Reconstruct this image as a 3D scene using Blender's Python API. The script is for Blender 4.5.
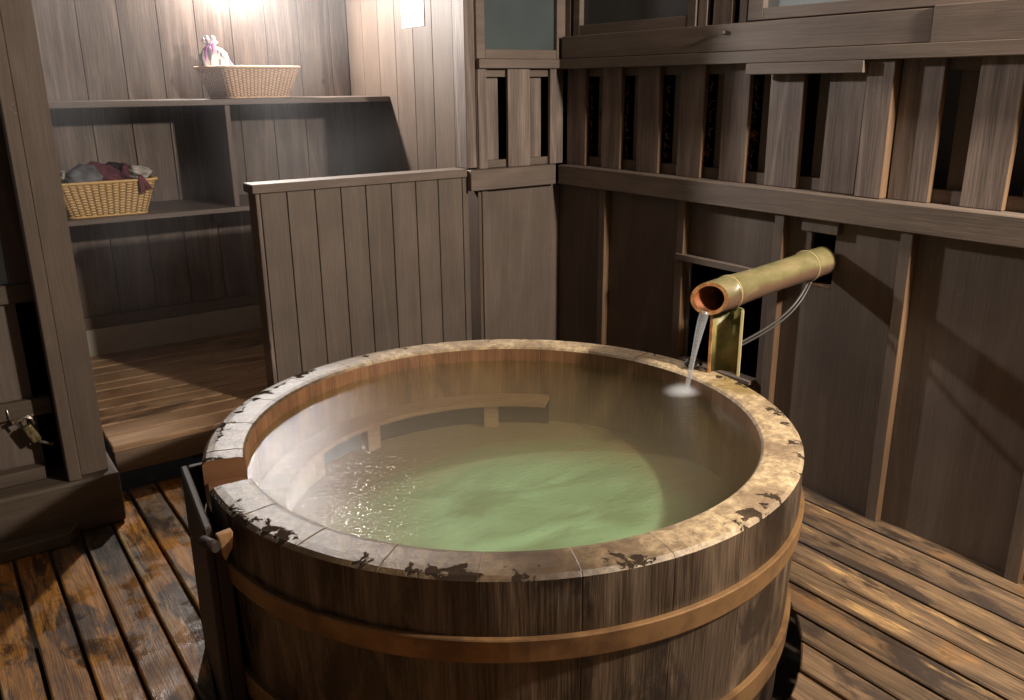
import bpy, bmesh, math, random
from mathutils import Vector, Matrix, Quaternion
random.seed(7)
PI = math.pi
scene = bpy.context.scene
for o in list(bpy.data.objects): bpy.data.objects.remove(o)
COL = scene.collection

# ------------------------------------------------------------------ camera
PITCH, YAW, ROLL, FOC = 0.30339385, 0.60664533, -0.00973886, 851.043
def cam_axes():
    fw = Vector((math.sin(YAW)*math.cos(PITCH), math.cos(YAW)*math.cos(PITCH), -math.sin(PITCH)))
    r = Vector((math.cos(YAW), -math.sin(YAW), 0)); u = r.cross(fw)
    c, s = math.cos(ROLL), math.sin(ROLL)
    return c*r + s*u, -s*r + c*u, fw
R_, U_, F_ = cam_axes()
cd = bpy.data.cameras.new('camera'); cam = bpy.data.objects.new('camera', cd); COL.objects.link(cam)
M = Matrix((R_, U_, -F_)).transposed().to_4x4(); M.translation = Vector((0, 0, 1.5)); cam.matrix_world = M
cd.sensor_width = 36; cd.lens = 36*FOC/1024; cd.clip_start = .02; cd.clip_end = 60
scene.camera = cam

# ------------------------------------------------------------------ light and exposure
w = bpy.data.worlds.new('world'); scene.world = w; w.use_nodes = True
bg = w.node_tree.nodes['Background']; bg.inputs[0].default_value = (.75, .70, .66, 1); bg.inputs[1].default_value = .09
def lamp(name, loc, power, col, rad):
    l = bpy.data.lights.new(name, 'POINT'); l.energy = power; l.color = col; l.shadow_soft_size = rad
    o = bpy.data.objects.new(name, l); COL.objects.link(o); o.location = loc; return o
lamp('alcove_lamp', (1.50, 4.57, 2.06), 30, (1, .95, .90), .045)
fl = bpy.data.lights.new('alcove_fill_light', 'AREA'); fl.shape = 'DISK'; fl.size = .11; fl.energy = 52; fl.color = (1, .95, .90)  # extra light added beside the lamp, brightens the bath but not the back wall
flo = bpy.data.objects.new('alcove_fill_light', fl); COL.objects.link(flo); flo.location = (1.50, 4.55, 2.09)
flo.rotation_euler = Vector((.22, -1, -.30)).to_track_quat('-Z', 'Y').to_euler()
lamp('wall_lamp', (2.44, -.12, 2.26), 430, (1, .90, .78), .07)
vs = scene.view_settings
scene.display_settings.display_device = 'sRGB'
vs.view_transform = 'Standard'; vs.look = 'None'; vs.gamma = 1; vs.exposure = 0.1; vs.use_curve_mapping = False
cy = scene.cycles
cy.use_denoising = True; cy.max_bounces = 8; cy.transparent_max_bounces = 16; cy.sample_clamp_indirect = 6
cy.volume_bounces = 1; cy.caustics_reflective = False; cy.caustics_refractive = False

# ------------------------------------------------------------------ helpers
def lin(c):
    f = lambda v: v/12.92 if v <= .04045 else ((v+.055)/1.055)**2.4
    return tuple(f(v/255) for v in c) + (1,)
class MB:
    def __init__(s): s.v = []; s.f = []; s.sm = []
    def add(s, v, f, smooth=False):
        n = len(s.v); s.v += [tuple(p) for p in v]
        for q in f: s.f.append(tuple(i+n for i in q)); s.sm.append(smooth)
        return s
    def box(s, x0, x1, y0, y1, z0, z1):
        v = [(x, y, z) for x in (x0, x1) for y in (y0, y1) for z in (z0, z1)]
        return s.add(v, [(0,1,3,2),(4,6,7,5),(0,4,5,1),(2,3,7,6),(0,2,6,4),(1,5,7,3)])
    def prism(s, pts, z0, z1):          # counter-clockwise xy outline
        n = len(pts)
        v = [(x, y, z0) for x, y in pts] + [(x, y, z1) for x, y in pts]
        return s.add(v, [tuple(range(n-1, -1, -1)), tuple(range(n, 2*n))] + [(i, (i+1) % n, n+(i+1) % n, n+i) for i in range(n)])
    def obox(s, c, ax, ay, az, hx, hy, hz):
        c = Vector(c); ax, ay, az = Vector(ax).normalized(), Vector(ay).normalized(), Vector(az).normalized()
        v = [c+ax*a*hx+ay*b*hy+az*d*hz for a in (-1, 1) for b in (-1, 1) for d in (-1, 1)]
        return s.add(v, [(0,1,3,2),(4,6,7,5),(0,4,5,1),(2,3,7,6),(0,2,6,4),(1,5,7,3)])
    def tube(s, pts, rad, n=10, cap=True, smooth=True):
        pts = [Vector(p) for p in pts]; m = len(pts)
        rs = rad if isinstance(rad, (list, tuple)) else [rad]*m
        v = []; nrm = None
        for i, p in enumerate(pts):
            t = (pts[min(i+1, m-1)]-pts[max(i-1, 0)]).normalized()
            if nrm is None: nrm = t.orthogonal().normalized()
            nrm = (nrm - t*nrm.dot(t)).normalized(); b = t.cross(nrm)
            v += [p + (nrm*math.cos(2*PI*k/n)+b*math.sin(2*PI*k/n))*rs[i] for k in range(n)]
        f = [(i*n+k, i*n+(k+1) % n, (i+1)*n+(k+1) % n, (i+1)*n+k) for i in range(m-1) for k in range(n)]
        s.add(v, f, smooth)
        if cap:
            a = len(s.v)-m*n
            s.f += [tuple(a+k for k in range(n-1, -1, -1)), tuple(a+(m-1)*n+k for k in range(n))]; s.sm += [False]*2
        return s
    def ring(s, cx, cy, prof, n=96, a0=0, a1=2*PI, smooth=False):   # closed profile of (r, z)
        full = abs(a1-a0-2*PI) < 1e-6; m = len(prof); k = n if full else n+1
        v = [(cx+r*math.cos(a0+(a1-a0)*i/n), cy+r*math.sin(a0+(a1-a0)*i/n), z) for i in range(k) for r, z in prof]
        f = [(i*m+j, ((i+1) % k)*m+j, ((i+1) % k)*m+(j+1) % m, i*m+(j+1) % m) for i in range(n) for j in range(m)]
        if not full: f += [tuple(range(m)), tuple((k-1)*m+j for j in range(m-1, -1, -1))]
        return s.add(v, f, smooth)
    def build(s, name, mat, parent=None, bevel=0, origin=None, seg=1):
        me = bpy.data.meshes.new(name)
        if parent is not None: org = WORLD[parent.name]
        elif origin is not None: org = Vector(origin)
        else:
            xs, ys, zs = zip(*s.v); org = Vector(((min(xs)+max(xs))/2, (min(ys)+max(ys))/2, min(zs)))
        me.from_pydata([tuple(Vector(p)-org) for p in s.v], [], s.f)
        me.polygons.foreach_set('use_smooth', s.sm)
        me.validate(); me.update()
        b = bmesh.new(); b.from_mesh(me); bmesh.ops.recalc_face_normals(b, faces=b.faces); b.to_mesh(me); b.free()
        me.materials.append(mat)
        o = bpy.data.objects.new(name, me); COL.objects.link(o)
        if parent is not None: o.parent = parent; WORLD[o.name] = org
        else: o.location = org; WORLD[o.name] = org
        if bevel:
            md = o.modifiers.new('bevel', 'BEVEL'); md.width = bevel; md.segments = seg; md.limit_method = 'ANGLE'; md.angle_limit = math.radians(50)
        return o
WORLD = {}
def tag(o, label=None, cat=None, group=None, kind=None):
    if label: o['label'] = label
    if cat: o['category'] = cat
    if group: o['group'] = group
    if kind: o['kind'] = kind
    return o
def thing(name, loc, label, cat, group=None, kind=None):
    o = bpy.data.objects.new(name, None); COL.objects.link(o); o.location = loc; o.empty_display_size = .1
    WORLD[o.name] = Vector(loc); return tag(o, label, cat, group, kind)

# ------------------------------------------------------------------ materials
class NT:
    def __init__(s, name):
        s.m = bpy.data.materials.new(name); s.m.use_nodes = True; s.t = s.m.node_tree; s.n = s.t.nodes; s.l = s.t.links
        s.b = s.n['Principled BSDF']; s.out = s.n['Material Output']
    def new(s, typ, ins=None, **kw):
        nd = s.n.new(typ)
        for k, v in kw.items(): setattr(nd, k, v)
        for k, v in (ins or {}).items():
            if isinstance(v, bpy.types.NodeSocket): s.l.new(v, nd.inputs[k])
            else: nd.inputs[k].default_value = v
        return nd
    def math(s, op, a, b=0.0, c=0.0, clamp=False):
        return s.new('ShaderNodeMath', {0: a, 1: b, 2: c}, operation=op, use_clamp=clamp).outputs[0]
    def mix(s, f, a, b, mode='MIX'):
        nd = s.new('ShaderNodeMix', data_type='RGBA', blend_type=mode); nd.clamp_factor = True
        for k, v in ((0, f), (6, a), (7, b)):
            if isinstance(v, bpy.types.NodeSocket): s.l.new(v, nd.inputs[k])
            else: nd.inputs[k].default_value = v
        return nd.outputs[2]
    def ramp(s, f, a, b):
        return s.new('ShaderNodeMapRange', {0: f, 1: a, 2: b, 3: 0.0, 4: 1.0}, interpolation_type='SMOOTHSTEP').outputs[0]
    def noise(s, vec, scale, detail=4, rough=.55, dist=0, w=None):
        nd = s.new('ShaderNodeTexNoise', {'Vector': vec, 'Scale': scale, 'Detail': detail, 'Roughness': rough, 'Distortion': dist}, noise_dimensions='4D' if w is not None else '3D')
        if w is not None: s.l.new(w, nd.inputs['W'])
        return nd.outputs[0]
    def sc(s, vec, x, y, z):
        return s.new('ShaderNodeMapping', {'Vector': vec, 'Scale': (x, y, z)}, vector_type='POINT').outputs[0]
def wood(name, c1, c2, axis='z', rough=.62, var=.25, grain=.5, bump=.25, stain=None, stain_amt=.5, wet=None, fleck=None, cyl=None, big=1.0, sth=(.52, .64)):
    s = NT(name)
    tc = s.new('ShaderNodeTexCoord').outputs['Object']
    if cyl:      # grain around a vertical axis: use angle instead of x,y
        sep = s.new('ShaderNodeSeparateXYZ', {0: tc})
        ang = s.math('ARCTAN2', sep.outputs[1], sep.outputs[0])
        tc2 = s.new('ShaderNodeCombineXYZ', {0: s.math('MULTIPLY', ang, .8), 1: 0.0, 2: sep.outputs[2]}).outputs[0]
    else: tc2 = tc
    rnd = s.new('ShaderNodeNewGeometry').outputs['Random Per Island']
    W = s.math('MULTIPLY', rnd, 37.0)
    k = {'x': (.09, 1, 1), 'y': (1, .09, 1), 'z': (1, 1, .09)}[axis]
    st = s.sc(tc2, *k)
    n1 = s.noise(st, 5*big, 2, .5, .35, W)
    rings = s.math('PINGPONG', s.math('MULTIPLY', n1, 11.0), 1.0)
    fk = {'x': (.035, 1, 1), 'y': (1, .035, 1), 'z': (1, 1, .035)}[axis]
    fib = s.noise(s.sc(tc2, *fk), 190, 3, .6, 0, W)
    g = s.math('ADD', s.math('MULTIPLY', s.math('POWER', rings, 2.5), .6), s.math('MULTIPLY', s.ramp(fib, .38, .66), .5))
    g = s.math('MULTIPLY', g, grain)
    blot = s.noise(tc, 3.0, 4, .6, .3)
    col = s.mix(g, lin(c1), lin(c2))
    v = s.math('ADD', s.math('MULTIPLY', s.math('SUBTRACT', rnd, .5), var), s.math('MULTIPLY', s.math('SUBTRACT', blot, .5), .7))
    v = s.math('ADD', v, 1.0)
    col = s.new('ShaderNodeVectorMath', {0: col, 3: v}, operation='SCALE').outputs[0]
    rsock = rough
    if fleck:    # small pale scuffs and chips
        fn = s.noise(tc, 26, 5, .7, 1.0, W)
        fm = s.math('MULTIPLY', s.ramp(fn, .66, .72), s.ramp(s.noise(tc, 4, 2), .5, .6))
        col = s.mix(s.math('MULTIPLY', fm, .45), col, lin(fleck))
        kd = s.new('ShaderNodeTexVoronoi', {'Vector': s.sc(tc, *{'x': (.6, 1, 1), 'y': (1, .6, 1), 'z': (1, 1, .6)}[axis]), 'Scale': 3.1}).outputs['Distance']
        kd = s.math('ADD', kd, s.math('MULTIPLY', s.math('SUBTRACT', fib, .5), .03))
        col = s.mix(s.math('MULTIPLY', s.ramp(kd, .058, .035), .7), col, lin(tuple(v*.55 for v in c1)))
    if stain:    # dark weather stains
        sk = {'x': (.35, 1, 1), 'y': (1, .35, 1), 'z': (1, 1, .35)}[axis]
        sm = s.ramp(s.noise(s.sc(tc, *sk), 7, 6, .68, .6), *sth)
        col = s.mix(s.math('MULTIPLY', sm, stain_amt), col, lin(stain))
    if wet:      # wet=(scale, lo, hi, dry roughness, wet roughness)
        wm = s.ramp(s.noise(tc, wet[0], 4, .6), wet[1], wet[2])
        rsock = s.math('ADD', s.math('MULTIPLY', wm, wet[4]-wet[3]), wet[3])
        col = s.mix(s.math('MULTIPLY', wm, .35), col, s.mix(1.0, col, (.45, .38, .3, 1), 'MULTIPLY'))
    s.l.new(col, s.b.inputs['Base Color'])
    if isinstance(rsock, float): s.b.inputs['Roughness'].default_value = rsock
    else: s.l.new(rsock, s.b.inputs['Roughness'])
    s.b.inputs['Specular IOR Level'].default_value = .4
    bn = s.new('ShaderNodeBump', {'Strength': bump, 'Distance': .003, 'Height': s.math('ADD', fib, s.math('MULTIPLY', rings, .3))})
    s.l.new(bn.outputs[0], s.b.inputs['Normal'])
    return s.m
def plain(name, c, rough=.5, metal=0, spec=.5, noise_amt=0, nscale=20, c2=None, bump=0):
    s = NT(name)
    s.b.inputs['Roughness'].default_value = rough; s.b.inputs['Metallic'].default_value = metal; s.b.inputs['Specular IOR Level'].default_value = spec
    tc = s.new('ShaderNodeTexCoord').outputs['Object']
    nz = s.noise(tc, nscale, 5, .6)
    if c2: s.l.new(s.mix(s.ramp(nz, .4, .65), lin(c), lin(c2)), s.b.inputs['Base Color'])
    else:
        v = s.math('ADD', s.math('MULTIPLY', s.math('SUBTRACT', nz, .5), noise_amt), 1.0)
        s.l.new(s.new('ShaderNodeVectorMath', {0: lin(c)[:3], 3: v}, operation='SCALE').outputs[0], s.b.inputs['Base Color'])
    if bump:
        s.l.new(s.new('ShaderNodeBump', {'Strength': bump, 'Distance': .004, 'Height': nz}).outputs[0], s.b.inputs['Normal'])
    return s.m
WALL1, WALL2 = (88, 76, 69), (146, 129, 118)
m_wallz = wood('stained_boards', WALL1, WALL2, 'z', grain=.7, big=1.25, fleck=(190, 175, 155))
m_wallz2 = wood('stained_panels', (93, 81, 72), (122, 108, 97), 'z', grain=.5, fleck=(190, 175, 155), var=.12)
m_beamx = wood('stained_beam_across', (96, 83, 74), (128, 112, 100), 'x', var=.12, fleck=(190, 175, 155))
m_beamy = wood('stained_beam_along', (93, 81, 72), (130, 114, 103), 'y', var=.12, fleck=(190, 175, 155))
m_warm = wood('lighter_boards', (84, 70, 60), (112, 95, 82), 'z', fleck=(200, 185, 165))
m_dark = wood('old_dark_beam', (74, 63, 53), (108, 93, 79), 'x', fleck=(170, 160, 145))
m_darkz = wood('old_dark_post', (84, 71, 61), (112, 97, 85), 'z', var=.1, fleck=(170, 160, 145))
m_cut = wood('raw_wood_edge', (150, 112, 74), (185, 146, 100), 'z')
m_edge = wood('half_stained_edge', (96, 74, 54), (136, 106, 76), 'z')
m_pale = plain('pale_concrete', (168, 160, 148), .8, noise_amt=.5, nscale=14)
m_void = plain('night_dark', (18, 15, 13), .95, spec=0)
m_straw = plain('straw', (150, 105, 60), .8, noise_amt=.6, nscale=80)

# ------------------------------------------------------------------ setting
XW, YF, XS, YB = 2.616, 3.36, 2.148, 4.68
# decking: boards run away from the camera, cut round the tub
CX, CY = 1.268, 1.872
def deck():
    mb = MB()
    xs = [-.6 + .1057*i + .0193 - .0 for i in range(0)]
    left = [.0565+.1057*k for k in range(-7, 9)]; right = [2.636-.119*k for k in range(0, 15)]
    edges = [round(v, 4) for v in left if v < .91] + [2.636, 2.541, 2.392, 2.272, 2.155, 2.045, 1.925, 1.825, 1.715, 1.605, 1.495, 1.385, 1.275, 1.165, 1.055, .96]
    edges = sorted(set(edges))
    rc = .858
    for a, b in zip(edges[:-1], edges[1:]):
        a += .005; b -= .006
        y0, y1 = .25, (3.34 if a > .3 else 3.25)
        xs = [a+(b-a)*i/5 for i in range(6)]
        hs = [math.sqrt(max(0, rc*rc-(x-CX)**2)) if abs(x-CX) < rc else 0 for x in xs]
        dz = random.uniform(-.002, .002)
        if max(hs) < .03: mb.prism([(a, y0), (b, y0), (b, y1), (a, y1)], -.03, dz)
        else:
            j = random.uniform(-.006, .012)
            mb.prism([(a, y0), (b, y0)] + [(x, CY-h-j) for x, h in reversed(list(zip(xs, hs)))], -.03, dz)
            mb.prism([(x, CY+h+j) for x, h in zip(xs, hs)] + [(b, y1), (a, y1)], -.03, dz)
    return mb
def deck_material():
    s = NT('wet_deck_boards')
    tc = s.new('ShaderNodeTexCoord').outputs['Object']
    geo = s.new('ShaderNodeNewGeometry'); rnd = geo.outputs['Random Per Island']; pos = geo.outputs['Position']
    px = s.new('ShaderNodeSeparateXYZ', {0: pos}).outputs[0]
    W = s.math('MULTIPLY', rnd, 41.0)
    n1 = s.noise(s.sc(pos, 1, .12, 1), 7, 3, .5, .6, W)
    rings = s.math('PINGPONG', s.math('MULTIPLY', n1, 13.0), 1.0)
    fib = s.noise(s.sc(pos, 1, .03, 1), 210, 5, .7, 0, W)
    g = s.math('ADD', s.math('MULTIPLY', rings, .5), s.math('MULTIPLY', s.ramp(fib, .38, .64), .6))
    orange = s.mix(g, lin((100, 60, 26)), lin((204, 142, 68)))
    grey = s.mix(g, lin((56, 44, 34)), lin((124, 100, 74)))
    left = s.ramp(px, 1.3, .6)
    wetn = s.noise(s.sc(pos, 1, .7, 1), 2.6, 5, .6, .4, W)
    org = s.math('MAXIMUM', s.math('MULTIPLY', left, s.ramp(wetn, .40, .50)), s.math('MULTIPLY', s.ramp(wetn, .55, .66), .45))
    col = s.mix(org, grey, orange)
    # dark weathering along boards
    dk = s.noise(s.sc(pos, 1, .28, 1), 6.5, 7, .7, .8, W)
    col = s.mix(s.math('MULTIPLY', s.ramp(dk, .50, .58), .85), col, lin((48, 38, 32)))
    # pale raw streaks
    pl = s.noise(s.sc(pos, 1, .16, 1), 9, 6, .7, .5, s.math('ADD', W, 9.0))
    col = s.mix(s.math('MULTIPLY', s.math('MULTIPLY', s.ramp(pl, .56, .66), s.ramp(fib, .3, .6)), .9), col, lin((196, 158, 104)))
    kd = s.new('ShaderNodeTexVoronoi', {'Vector': s.sc(pos, 1, .55, 1), 'Scale': 4.2}).outputs['Distance']
    kd = s.math('ADD', kd, s.math('MULTIPLY', s.math('SUBTRACT', fib, .5), .04))
    col = s.mix(s.math('MULTIPLY', s.ramp(kd, .085, .05), .85), col, lin((44, 28, 20)))
    v = s.math('ADD', s.math('MULTIPLY', rnd, .5), .75)
    col = s.new('ShaderNodeVectorMath', {0: col, 3: v}, operation='SCALE').outputs[0]
    s.l.new(col, s.b.inputs['Base Color'])
    wm = s.math('MULTIPLY', s.ramp(s.noise(pos, 5, 5, .6), .42, .60), s.math('ADD', s.math('MULTIPLY', left, .8), .2))
    s.l.new(s.math('SUBTRACT', .60, s.math('MULTIPLY', wm, .42)), s.b.inputs['Roughness'])
    s.b.inputs['Specular IOR Level'].default_value = .5
    h = s.math('ADD', s.math('ADD', fib, s.math('MULTIPLY', rings, .4)), s.math('MULTIPLY', s.noise(pos, 40, 4), .6))
    s.l.new(s.new('ShaderNodeBump', {'Strength': .35, 'Distance': .004, 'Height': h}).outputs[0], s.b.inputs['Normal'])
    return s.m
m_deck = deck_material()
tag(deck().build('floor', m_deck, bevel=.004), 'wet plank decking around the round wooden tub', kind='structure')
mb = MB(); mb.box(-3, 3.3, -2.5, 5.4, -.42, -.40)
tag(mb.build('ground', plain('wet_ground', (60, 50, 40), .7, noise_amt=.6), origin=(0, 0, -.42)), 'dark ground under the decking', kind='structure')
for y in (.9, 1.28, 1.5, 2.9):
    mb = MB(); mb.box(-.6, 2.6, y-.03, y+.0, -.12, -.032) if y in (.9, 2.9) else mb.box(1.98, 2.6, y-.02, y, -.12, -.032)
    o = tag(mb.build('deck_joist', m_dark), kind='structure')

def raw_edges(o, mat):
    o.data.materials.append(mat)
    for p in o.data.polygons:
        if p.normal.y < -.9: p.material_index = 1
    return o
# right wall
MATP = m_wallz2
bat = [3.0, 2.5, 2.005, 1.506, 1.02, .53]
hole = (1.745, 1.885, .795, .985)
hatch = (2.08, 2.47, .36, .785)
mb = MB()
def panel(y0, y1, z0=-.02, z1=1.10, x0=XW+.012, x1=XW+.03): mb.box(x0, x1, y0, y1, z0, z1)
panel(3.0, 3.36); panel(2.5, 3.0)
panel(2.0, 2.5, .80, 1.10); panel(2.47, 2.5, .0, .80); panel(2.0, 2.08, .0, .80); panel(2.08, 2.47, -.02, .36)
panel(1.885, 2.005); panel(1.785, 1.885, .985, 1.10); panel(1.785, 1.885, -.02, .785); panel(1.506, 1.785)
panel(1.02, 1.506); panel(.53, 1.02); panel(-.2, .53)
wr = tag(mb.build('wall_right', m_wallz2, origin=(XW, 1.6, 0)), 'brown stained board wall behind the bamboo spout', kind='structure')
WORLD[wr.name] = Vector((XW, 1.6, 0))
for y in bat:
    mb = MB(); mb.box(XW-.022, XW+.011, y-.021, y+.021, 0, 1.04); raw_edges(mb.build('batten', m_wallz2, wr, bevel=.002), m_edge)
mb = MB(); mb.box(XW-.032, XW+.12, -.2, YF-.042, 1.033, 1.122); mb.build('sill_rail', m_beamy, wr, bevel=.003)
mb = MB(); mb.box(XW-.03, XW-.001, 2.08, 2.515, .785, .812); mb.build('hatch_ledge', m_beamy, wr, bevel=.002)
mb = MB(); mb.box(XW-.012, XW+.011, 1.765, 1.915, .985, 1.032); mb.build('hole_cover', m_wallz2, wr, bevel=.002)
mb = MB(); mb.box(XW+.0125, XW+.06, 1.786, 1.884, .785, .796); mb.build('hole_ledge', m_edge, wr, bevel=.002)
mb = MB(); mb.box(XW-.03, XW+.012, 2.08, 2.47, .345, .362); mb.build('hatch_sill', m_beamy, wr, bevel=.002)
# beam group
mb = MB(); mb.box(XW-.008, XW+.09, 1.52, YF-.032, 1.607, 1.706); mb.box(XW-.016, XW+.09, -.2, 1.518, 1.604, 1.712)
mb.build('beam', m_beamy, wr, bevel=.003)
mb = MB(); mb.box(XW-.018, XW+.085, -.2, YF-.032, 1.563, 1.606); mb.build('beam_trim', m_beamy, wr, bevel=.002)
mb = MB(); mb.box(XW-.020, XW-.002, 1.73, 2.215, 1.523, 1.562); mb.build('beam_trim', m_beamy, wr, bevel=.002)
# slats
slats = [(3.28, 3.144), (3.031, 2.904), (2.795, 2.662), (2.553, 2.423), (2.325, 2.198), (2.102, 1.958), (1.861, 1.723), (1.599, 1.461), (1.36, 1.232), (1.13, 1.0), (.88, .76)]
slats = [(a*1.017, b*1.017) for a, b in slats]
for i, (a, b) in enumerate(slats):
    mb = MB(); lean = random.uniform(-.006, .006)
    x0, x1 = XW+.036, XW+.058
    v = [(x0, b, 1.123), (x1, b, 1.123), (x1, a, 1.123), (x0, a, 1.123), (x0, b+lean, 1.575), (x1, b+lean, 1.575), (x1, a+lean, 1.575), (x0, a+lean, 1.575)]
    mb.add(v, [(0, 3, 2, 1), (4, 5, 6, 7), (0, 1, 5, 4), (1, 2, 6, 5), (2, 3, 7, 6), (3, 0, 4, 7)])
    raw_edges(mb.build('slat', m_wallz, wr, bevel=.002), m_edge)
mb = MB(); mb.box(XW+.004, XW+.056, 1.632, 1.730, 1.123, 1.563); raw_edges(mb.build('slat', m_wallz, wr, bevel=.003), m_edge)
for i in range(len(slats)-1):
    a, b = slats[i][1], slats[i+1][0]
    mb = MB(); c = b+(a-b)*.38+.035; mb.box(XW+.086, XW+.10, b-.06, c, 1.13, 1.57); mb.build('rear_slat', m_wallz2, wr)
mb = MB(); mb.box(XW+.060, XW+.085, -.2, YF, 1.123, 1.165); mb.box(XW+.060, XW+.085, -.2, YF, 1.528, 1.563)
mb.build('slat_rail', m_beamy, wr)
mb = MB(); mb.box(XW+.35, XW+.37, -.4, 5.0, -.1, 2.6); tag(mb.build('night_backdrop', m_void), kind='structure')  # added near-black sheet, stands in for the night outside the slats
# straw stubble in the slat gaps
for k in (0, 1, 2, 3, 4):
    y = slats[k][1]-.012
    mb = MB()
    for j in range(46):
        z = random.uniform(1.17, 1.5); d = Vector((random.uniform(-.3, .3), random.uniform(-1, .6), random.uniform(-1, 1))).normalized()
        p = Vector((XW+.062, y+random.uniform(-.006, .006), z)); mb.tube([p, p+d*random.uniform(.008, .03)], .0008, 3, False)
    mb.build('straw_tuft', m_straw, wr)['kind'] = 'stuff'
# upper zone of the right wall: windows and boards
def glass_mat(name, c, rough=.18):
    s = NT(name)
    tc = s.new('ShaderNodeTexCoord').outputs['Object']
    nz = s.noise(tc, 5, 3, .5)
    s.l.new(s.mix(s.ramp(nz, .3, .7), lin(c), lin(tuple(v*.93 for v in c))), s.b.inputs['Base Color'])
    s.b.inputs['Roughness'].default_value = rough; s.b.inputs['Specular IOR Level'].default_value = .6
    s.b.inputs['Transmission Weight'].default_value = .25
    return s.m
m_pane = glass_mat('frosted_pane', (92, 101, 102)); m_pane2 = glass_mat('pale_pane', (170, 180, 186)); m_pane3 = glass_mat('dim_pane', (84, 80, 76))
def window(name, y0, y1, z0, z1, pane, st=.045, rail=.045, label=''):
    mb = MB(); mb.box(XW+.056, XW+.062, y0+st, y1-st, z0+rail, z1-.03)
    mb2 = MB(); mb2.box(XW+.030, XW+.075, y0, y0+st, z0, z1); mb2.box(XW+.030, XW+.075, y1-st, y1, z0, z1)
    mb2.box(XW+.031, XW+.074, y0+st, y1-st, z0, z0+rail); mb2.box(XW+.031, XW+.074, y0+st, y1-st, z1-.03, z1)
    o = tag(thing(name, (XW, (y0+y1)/2, z0), label, None, kind='structure'))
    mb2.build('window_frame', m_beamy, o, bevel=.002); mb.build('pane', pane, o)
window('window_1', 2.525, 3.29, 1.707, 2.35, m_pane3, label='dim window above the beam near the corner')
window('window_2', 0.9, 2.265, 1.713, 2.35, m_pane2, st=.07, rail=.04, label='pale window above the beam on the right')
mb = MB()
for a, b in ((2.434, 2.480), (2.31, 2.404), (2.24, 2.277)): mb.box(XW+.036, XW+.056, a*1.015, b*1.015, 1.708, 2.35)
mb.box(XW+.03, XW+.06, 3.31, 3.355, 1.708, 2.35)
mb.build('upper_board', m_wallz, wr, bevel=.002)
mb = MB(); mb.box(XW+.01, XW+.09, -.2, YF, 2.352, 2.6); mb.build('top_plate', m_beamy, wr)
mb = MB(); mb.tube([(XW-.006, 2.34, 1.676), (XW-.022, 2.34, 1.676)], .008, 8); mb.build('knot_peg', m_dark, wr)

# front (window) wall between alcove and right wall
ob = thing('wall_front', (2.38, YF, 0), 'narrow board wall with small window beside the corner', None, kind='structure')
mb = MB(); mb.box(2.185, XW+.012, YF+.002, YF+.022, -.02, 1.04); mb.build('panel', m_wallz2, ob)
mb = MB(); mb.box(2.165, 2.195, YF-.012, YF+.02, -.0, 1.03); mb.build('batten', m_wallz2, ob, bevel=.002)
mb = MB(); mb.box(2.088, XW-.042, YF-.04, YF+.05, 1.032, 1.125); mb.build('sill_rail', m_beamx, ob, bevel=.003)
mb = MB(); mb.box(2.150, XW+.03, YF-.03, YF+.0495, 1.566, 1.606); mb.build('trim_rail', m_beamx, ob, bevel=.002)
for a, b in ((2.152, 2.199), (2.315, 2.441), (2.559, 2.597)):
    mb = MB(); mb.box(a, b, YF-.012, YF+.008, 1.126, 1.565); mb.build('slat', m_wallz, ob, bevel=.002)
for a, b in ((2.19, 2.293), (2.43, 2.541)):
    mb = MB(); mb.box(a, b, YF+.04, YF+.055, 1.126, 1.565); mb.build('rear_slat', m_wallz, ob)
mb = MB(); mb.box(2.19, 2.6, YF+.01, YF+.038, 1.53, 1.564); mb.box(2.19, 2.6, YF+.01, YF+.038, 1.127, 1.16); mb.build('slat_rail', m_beamx, ob)
mb = MB(); mb.box(2.603, XW+.03, YF-.0, YF+.02, 1.126, 1.566); mb.build('corner_post', m_wallz, ob, bevel=.002)
mb = MB(); mb.box(2.19, 3.0, YF+.30, YF+.32, 0, 2.6); tag(mb.build('night_backdrop', m_void), kind='structure')  # second added dark sheet, stands in for the night behind this wall
ow = thing('window_3', (2.38, YF, 1.61), 'small frosted window beside the alcove', None, kind='structure')
mb = MB()
mb.box(2.150, 2.196, YF-.01, YF+.04, 1.607, 2.4); mb.box(2.598, 2.650, YF-.01, YF+.04, 1.607, 2.4); mb.box(2.197, 2.597, YF-.009, YF+.039, 1.607, 1.648)
mb.box(2.197, 2.597, YF-.009, YF+.039, 2.36, 2.4)
mb.build('window_frame', m_beamx, ow, bevel=.002)
mb = MB(); mb.box(2.197, 2.597, YF+.015, YF+.021, 1.649, 2.359); mb.build('pane', m_pane, ow)
mb = MB(); mb.box(2.10, XW+.06, YF-.03, YF+.05, 2.402, 2.6); mb.build('top_plate', m_beamx, ob)

# alcove side wall (vertical boards seen edge on)
mb = MB(); n = 7; ys = [YB-.002-.1885*i for i in range(8)]
for i in range(7): mb.box(XS, XS+.018, ys[i+1]+(.0015 if i < 6 else -.001), ys[i]-.0015, .12, 2.6)
sw = tag(mb.build('wall_side', m_warm, bevel=.0015, origin=(XS, 4, 0)), 'tall light brown board wall closing the changing alcove', kind='structure')
mb = MB(); mb.box(XS+.0185, XS+.028, YF+.06, YB+.02, 0, 2.6); mb.build('dark_backing_sheet', m_void, sw)
mb = MB(); mb.box(2.094, XS-.001, YF+.001, YF+.10, 1.132, 2.6); mb.build('end_post', m_wallz, sw, bevel=.002)
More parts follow.
